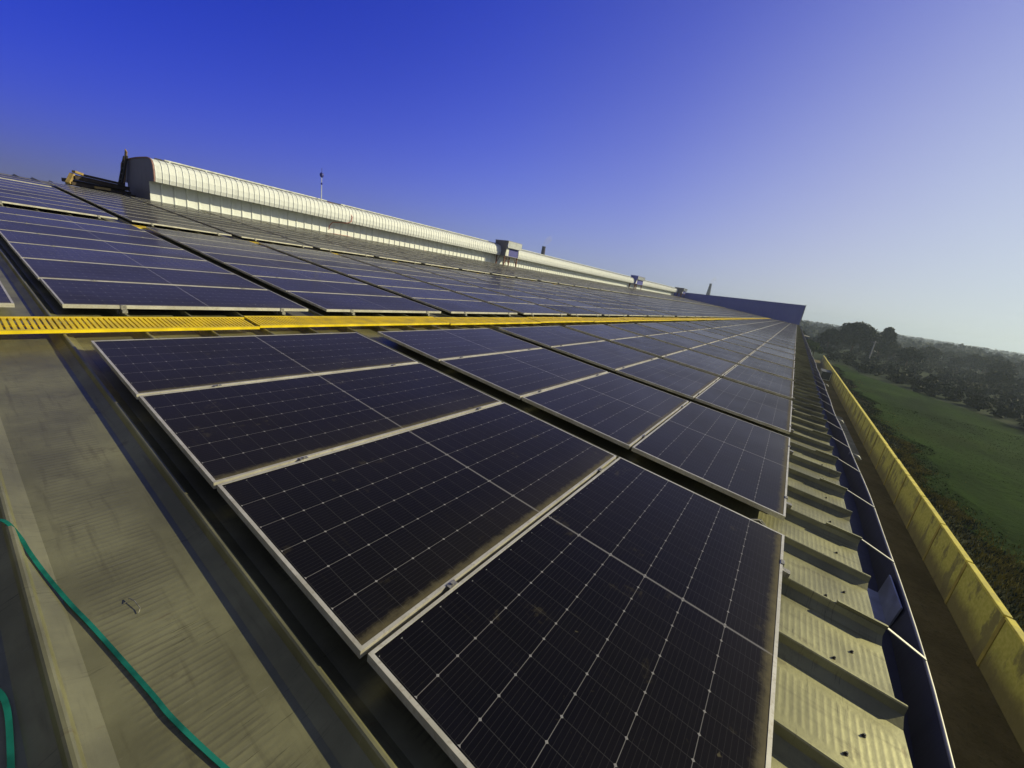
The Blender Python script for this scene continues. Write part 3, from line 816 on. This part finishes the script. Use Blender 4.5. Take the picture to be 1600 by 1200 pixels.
def tufts(mb, x, y, z, n, h, sp, wd):
    for _ in range(n):
        a = random.uniform(0, 6.283); r = random.uniform(0, sp); bx, by = x+r*math.cos(a), y+r*math.sin(a)
        a2 = random.uniform(0, 6.283); ln = random.uniform(.5, 1.1)*h; le = random.uniform(.1, .6)*ln
        dx, dy = math.cos(a2), math.sin(a2); px, py = -dy*wd/2, dx*wd/2
        mb.quad((bx-px, by-py, z), (bx+px, by+py, z), (bx+px*.7+dx*le*.4, by+py*.7+dy*le*.4, z+ln*.7), (bx-px*.3+dx*le, by-py*.3+dy*le, z+ln))
mb = MB()
for _ in range(14000):
    x = 8+62*random.random()**1.4; s = random.random(); y0_, y1_ = fedge(x), max(ffar(x), -45)
    if y1_ > y0_-.5: continue
    y = y0_+(max(y1_, -34)-y0_)*s
    d = math.hypot(x, y); sc = .6+d/70
    tufts(mb, x, y, .17+fieldz(x, y), 3, .055*sc, .35*sc, .09*sc)
tag(mb.build('crop_leaves', M['crop']), 'leafy green crop covering the field', 'crop', None, 'stuff')
mb = MB()
for _ in range(2600):
    x = random.gauss(0, 1); q = random.random()
    if q < .45: x = random.uniform(31, 50); y = fedge(x)+random.gauss(0, .3)
    elif q < .75: x, y = random.gauss(24, 3.0), random.gauss(-10.6, .8)
    else: x, y = random.uniform(10, 100), random.uniform(-12.2, -8.2)
    tufts(mb, x, y, 0, 3, .26, .3, .04)
tag(mb.build('dry_grass', M['dry']), 'dry yellow grass scattered along the bank outside the wall', 'grass', None, 'stuff')
mb = MB()
for _ in range(6500):
    x = random.uniform(6, 118); y = fedge(x) + random.random()**1.6*(-7.5-fedge(x)) - .3
    tufts(mb, x, y, 0, 3, .20, .35, .05)
tag(mb.build('weeds', M['scrub']), 'low green weeds growing on the bank outside the wall', 'weeds', None, 'stuff')

# ------------------------------------------------------------------ trees
def cloud(mb, c, rad, n, size, mi=0):
    for _ in range(n):
        v = Vector((random.gauss(0, 1), random.gauss(0, 1), random.gauss(0, 1))).normalized()*(random.random()**.45)
        p = Vector((c[0]+v.x*rad[0], c[1]+v.y*rad[1], c[2]+v.z*rad[2]))
        a = Vector((random.gauss(0, 1), random.gauss(0, 1), random.gauss(0, .6))).normalized(); b = a.orthogonal().normalized()
        b.rotate(Matrix.Rotation(random.uniform(0, 6.28), 3, a)); c2 = a.cross(b); s = size*random.uniform(.5, 1.2)
        mb.quad(p-b*s-c2*s*.5, p+b*s*.2-c2*s*.6, p+b*s+c2*s*.4, p-b*s*.3+c2*s*.7, mi)
def polar(az, d, z=0):
    a = math.radians(az); return Vector((CAM.x+d*math.cos(a), CAM.y+d*math.sin(a), z))
def tree(loc, h, wdt, label, leaf, group=None, nl=14, per=110, size=.5, name='tree', flat=.75):
    t = tag(empty(name, loc), label, 'tree', group)
    mb = MB(); th = h*.45
    mb.tube([(0, 0, -.1), (.1, 0, th*.5), (0, .15, th), (.2, .1, h*.75)], [h*.030, h*.024, h*.018, h*.006], 8)
    cr = MB()
    for k in range(nl):
        a = k*2.4+random.uniform(-.3, .3); q = math.sqrt((k+.5)/nl); rr = wdt*.36*q
        zz = h*(.80-.38*q*q)+random.uniform(-.06, .06)*h
        c = (rr*math.cos(a), rr*math.sin(a), zz); s = wdt*random.uniform(.15, .23)
        mb.tube([(0, .1, th*.8), (c[0]*.5, c[1]*.5, (th+zz)*.5), c], [h*.012, h*.008, h*.003], 5)
        cloud(cr, c, (s, s, s*flat), per, size)
    mb.build('trunk', M['bark'], t); cr.build('crown', leaf, t)
    return t
tree(polar(-5.7, 178), 12.4, 13.5, 'tallest broad dark tree with domed crown on the horizon', M['leaf'], nl=34, per=420, size=.38)
tree(polar(-8.1, 182), 12.2, 6.2, 'narrower tall tree standing close beside the domed tree', M['leaf'], nl=16, per=330, size=.36)
tree(polar(-7.9, 176), 8.6, 9.5, 'lower bushy tree at the foot of the two tallest trees', M['leaf'], nl=20, per=300, size=.36)
tree(polar(-3.6, 172), 8.2, 7.0, 'rounded dark tree just left of the domed tree', M['leaf'], nl=15, per=280, size=.36)
tree(polar(-1.9, 132), 5.2, 4.2, 'pale green young tree beyond the end of the yellow wall', M['leaf_pale'], nl=10, per=130, size=.35)
tree(polar(-2.6, 139), 4.0, 3.4, 'small pale green bush tree beyond the wall end', M['leaf_pale'], nl=8, per=120, size=.35)
GRP = 'dark trees of the scrub belt'
for k in range(46):
    az = random.uniform(-20.5, -.9); d = random.uniform(150, 330)
    if -10 < az < -3 and d < 190: d += 60
    dmin = 125 if az > -9 else 110
    h = random.uniform(4.0, 7.8)
    tree(polar(az, d), h, h*random.uniform(.9, 1.3), 'bushy dark tree in the scrub belt between the field and the horizon', M['scrub'] if k % 2 else M['leaf'], GRP, nl=11, per=130, size=.38)
def belt(name, label, n, dlo, dhi, hlo, hhi, per, size, azlo=-26, azhi=0, cond=None, leaf='scrub'):
    mb = MB()
    for _ in range(n):
        az = random.uniform(azlo, azhi); d = dlo*(dhi/dlo)**random.random(); p = polar(az, d)
        if cond and not cond(p): continue
        h = random.uniform(hlo, hhi); r = h*random.uniform(.5, 1.0)
        cloud(mb, (p.x, p.y, h*.5), (r, r, h*.55), per, size*random.uniform(.8, 1.3))
    return tag(mb.build(name, M[leaf]), label, 'scrub' if 'scrub' in name else 'woodland', None, 'stuff')
belt('undergrowth', 'dark undergrowth and bushes filling the ground beyond the crop field', 1100, 70, 330, .9, 2.4, 110, .30, -30, 1,
     lambda p: p.y < (ffar(p.x)-1.5 if p.x < 126 else 99) and p.y < -8.3)
belt('distant_woods', 'hazy blue line of distant woods along the horizon', 1500, 330, 2600, 4, 8.5, 46, 1.2, -40, 1)
mb = MB()
for _ in range(900):
    az = random.uniform(-60, 110); d = random.uniform(900, 2700); p = polar(az, d)
    cloud(mb, (p.x, p.y, 3), (7, 7, 4.2), 18, 2.6)
tag(mb.build('far_treeline', M['scrub']), 'far treeline on the hazy horizon behind the roof', 'woodland', None, 'stuff')

# ------------------------------------------------------------------ poles, huts, chimneys
def upole(az, d, h, label, lean):
    t = tag(empty('utility_pole', polar(az, d)), label, 'pole')
    mb = MB(); mb.tube([(0, 0, -.2), (0, lean, h)], [.20, .14], 8); mb.build('shaft', M['pole'], t)
    mb = MB(); mb.bar((0, -.8+lean, h-.5), (0, .8+lean, h-.5), .1, .1); mb.build('crossarm', M['pole'], t)
upole(-7.35, 163, 6.4, 'pale utility pole in front of the tallest trees', 0)
upole(-15.05, 222, 4.6, 'leaning pale utility pole further out in the scrub', -.35)
def hut(az, d, lx, ly, h, label, cat='hut', rot=0, zb=0):
    p = polar(az, d, zb); t = tag(empty('hut', p, (0, 0, rot)), label, cat)
    mb = MB(); mb.box(-lx/2, lx/2, -ly/2, ly/2, 0, h); mb.build('wall', M['hut_dark'], t)
    mb = MB(); mb.poly([(-lx/2-.2, -ly/2-.3, h+.005), (lx/2+.2, -ly/2-.3, h+.005), (lx/2+.2, ly/2+.3, h+.5), (-lx/2-.2, ly/2+.3, h+.5)])
    mb.poly([(-lx/2-.2, -ly/2-.3, h+.12), (-lx/2-.2, ly/2+.3, h+.62), (lx/2+.2, ly/2+.3, h+.62), (lx/2+.2, -ly/2-.3, h+.12)])
    mb.box(-lx/2-.2, lx/2+.2, -ly/2-.32, -ly/2-.3, h, h+.13)
    mb.build('roof', M['hut_white'], t)
    mb = MB(); mb.box(-lx/2-.03, -lx/2, -.5, .5, 0, h*.8); mb.build('door', M['dark_steel'], t)
hut(-8.17, 205, 2.2, 4.2, 1.3, 'tiny white roofed hut among the scrub beside the utility pole')
hut(-1.08, 150, 2.2, 2.6, 4.6, 'distant white roofed shed just past the end of the roof gutter', 'shed')
t = tag(empty('site_cabin', (88, -6.25, 0)), 'small dark cabin standing in the yard against the yellow wall', 'cabin')
mb = MB(); mb.box(-2.2, 2.2, -.7, .6, .12, 1.35); mb.build('body', M['hut_dark'], t)
mb = MB(); mb.box(-2.3, 2.3, -.78, .68, 1.352, 1.43); mb.build('roof', M['hut_dark'], t)
mb = MB(); mb.box(-2.26, -2.202, -.75, -.66, 0, 1.34); mb.box(-2.26, -2.202, -.66, .62, .02, .11); mb.build('door_frame', M['trim'], t)

def chimney(az, d, h, rb, rt, label):
    t = tag(empty('kiln_chimney', polar(az, d)), label, 'chimney')
    mb = MB(); mb.tube([(0, 0, 0), (0, 0, h*.5), (0, 0, h-.8)], [rb, (rb+rt)/2, rt], 14); mb.build('shaft', M['chimney'], t)
    mb = MB(); mb.tube([(0, 0, h-.8), (0, 0, h-.5), (0, 0, h)], [rt*1.02, rt*1.14, rt*1.10], 14); mb.build('rim', M['chimney'], t)
    return t
chimney(31.98, 330, 34.4, 2.9, 1.35, 'dark smoking chimney rising behind the middle of the ridge ventilator')
chimney(9.95, 540, 33.8, 3.9, 1.3, 'dark smoking chimney rising behind the blue end parapet')

def volmat(name, dens, col, an=0.):
    mt = bpy.data.materials.new(name); mt.use_nodes = True; nt = mt.node_tree; nt.nodes.remove(nt.nodes['Principled BSDF'])
    v = nt.nodes.new('ShaderNodeVolumePrincipled'); v.inputs['Color'].default_value = (*col, 1); v.inputs['Density'].default_value = dens; v.inputs['Anisotropy'].default_value = an
    nt.links.new(v.outputs[0], nt.nodes['Material Output'].inputs['Volume']); return mt
SMOKE = volmat('kiln_smoke', .045, (.95, .96, 1.0))
def smoke(az, d, z0, label):
    mb = MB(); c = polar(az, d)
    pts = [(0, 0, z0), (.3, -.4, z0+1.2), (1.2, -1.2, z0+3.2), (2.2, -2.6, z0+5.8), (2.6, -3.6, z0+8)]
    mb.tube([(c.x+a, c.y+b, q) for a, b, q in pts], [.9, 1.5, 2.3, 2.6, 1.2], 10)
    return tag(mb.build('smoke', SMOKE, None, True), label, 'smoke', None, 'stuff')
smoke(31.98, 330, 34.6, 'faint white smoke drifting off the chimney behind the ventilator')
smoke(9.95, 540, 34.0, 'faint white smoke drifting off the chimney behind the blue parapet')
HAZE = 1
if HAZE:
    mb = MB(); mb.box(-3300, 3300, -3300, 3300, -1.0, 48)
    tag(mb.build('haze', volmat('haze_air', .0005, (.64, .77, .93), .42)), 'pale bluish haze lying over the plain', 'haze', None, 'stuff')
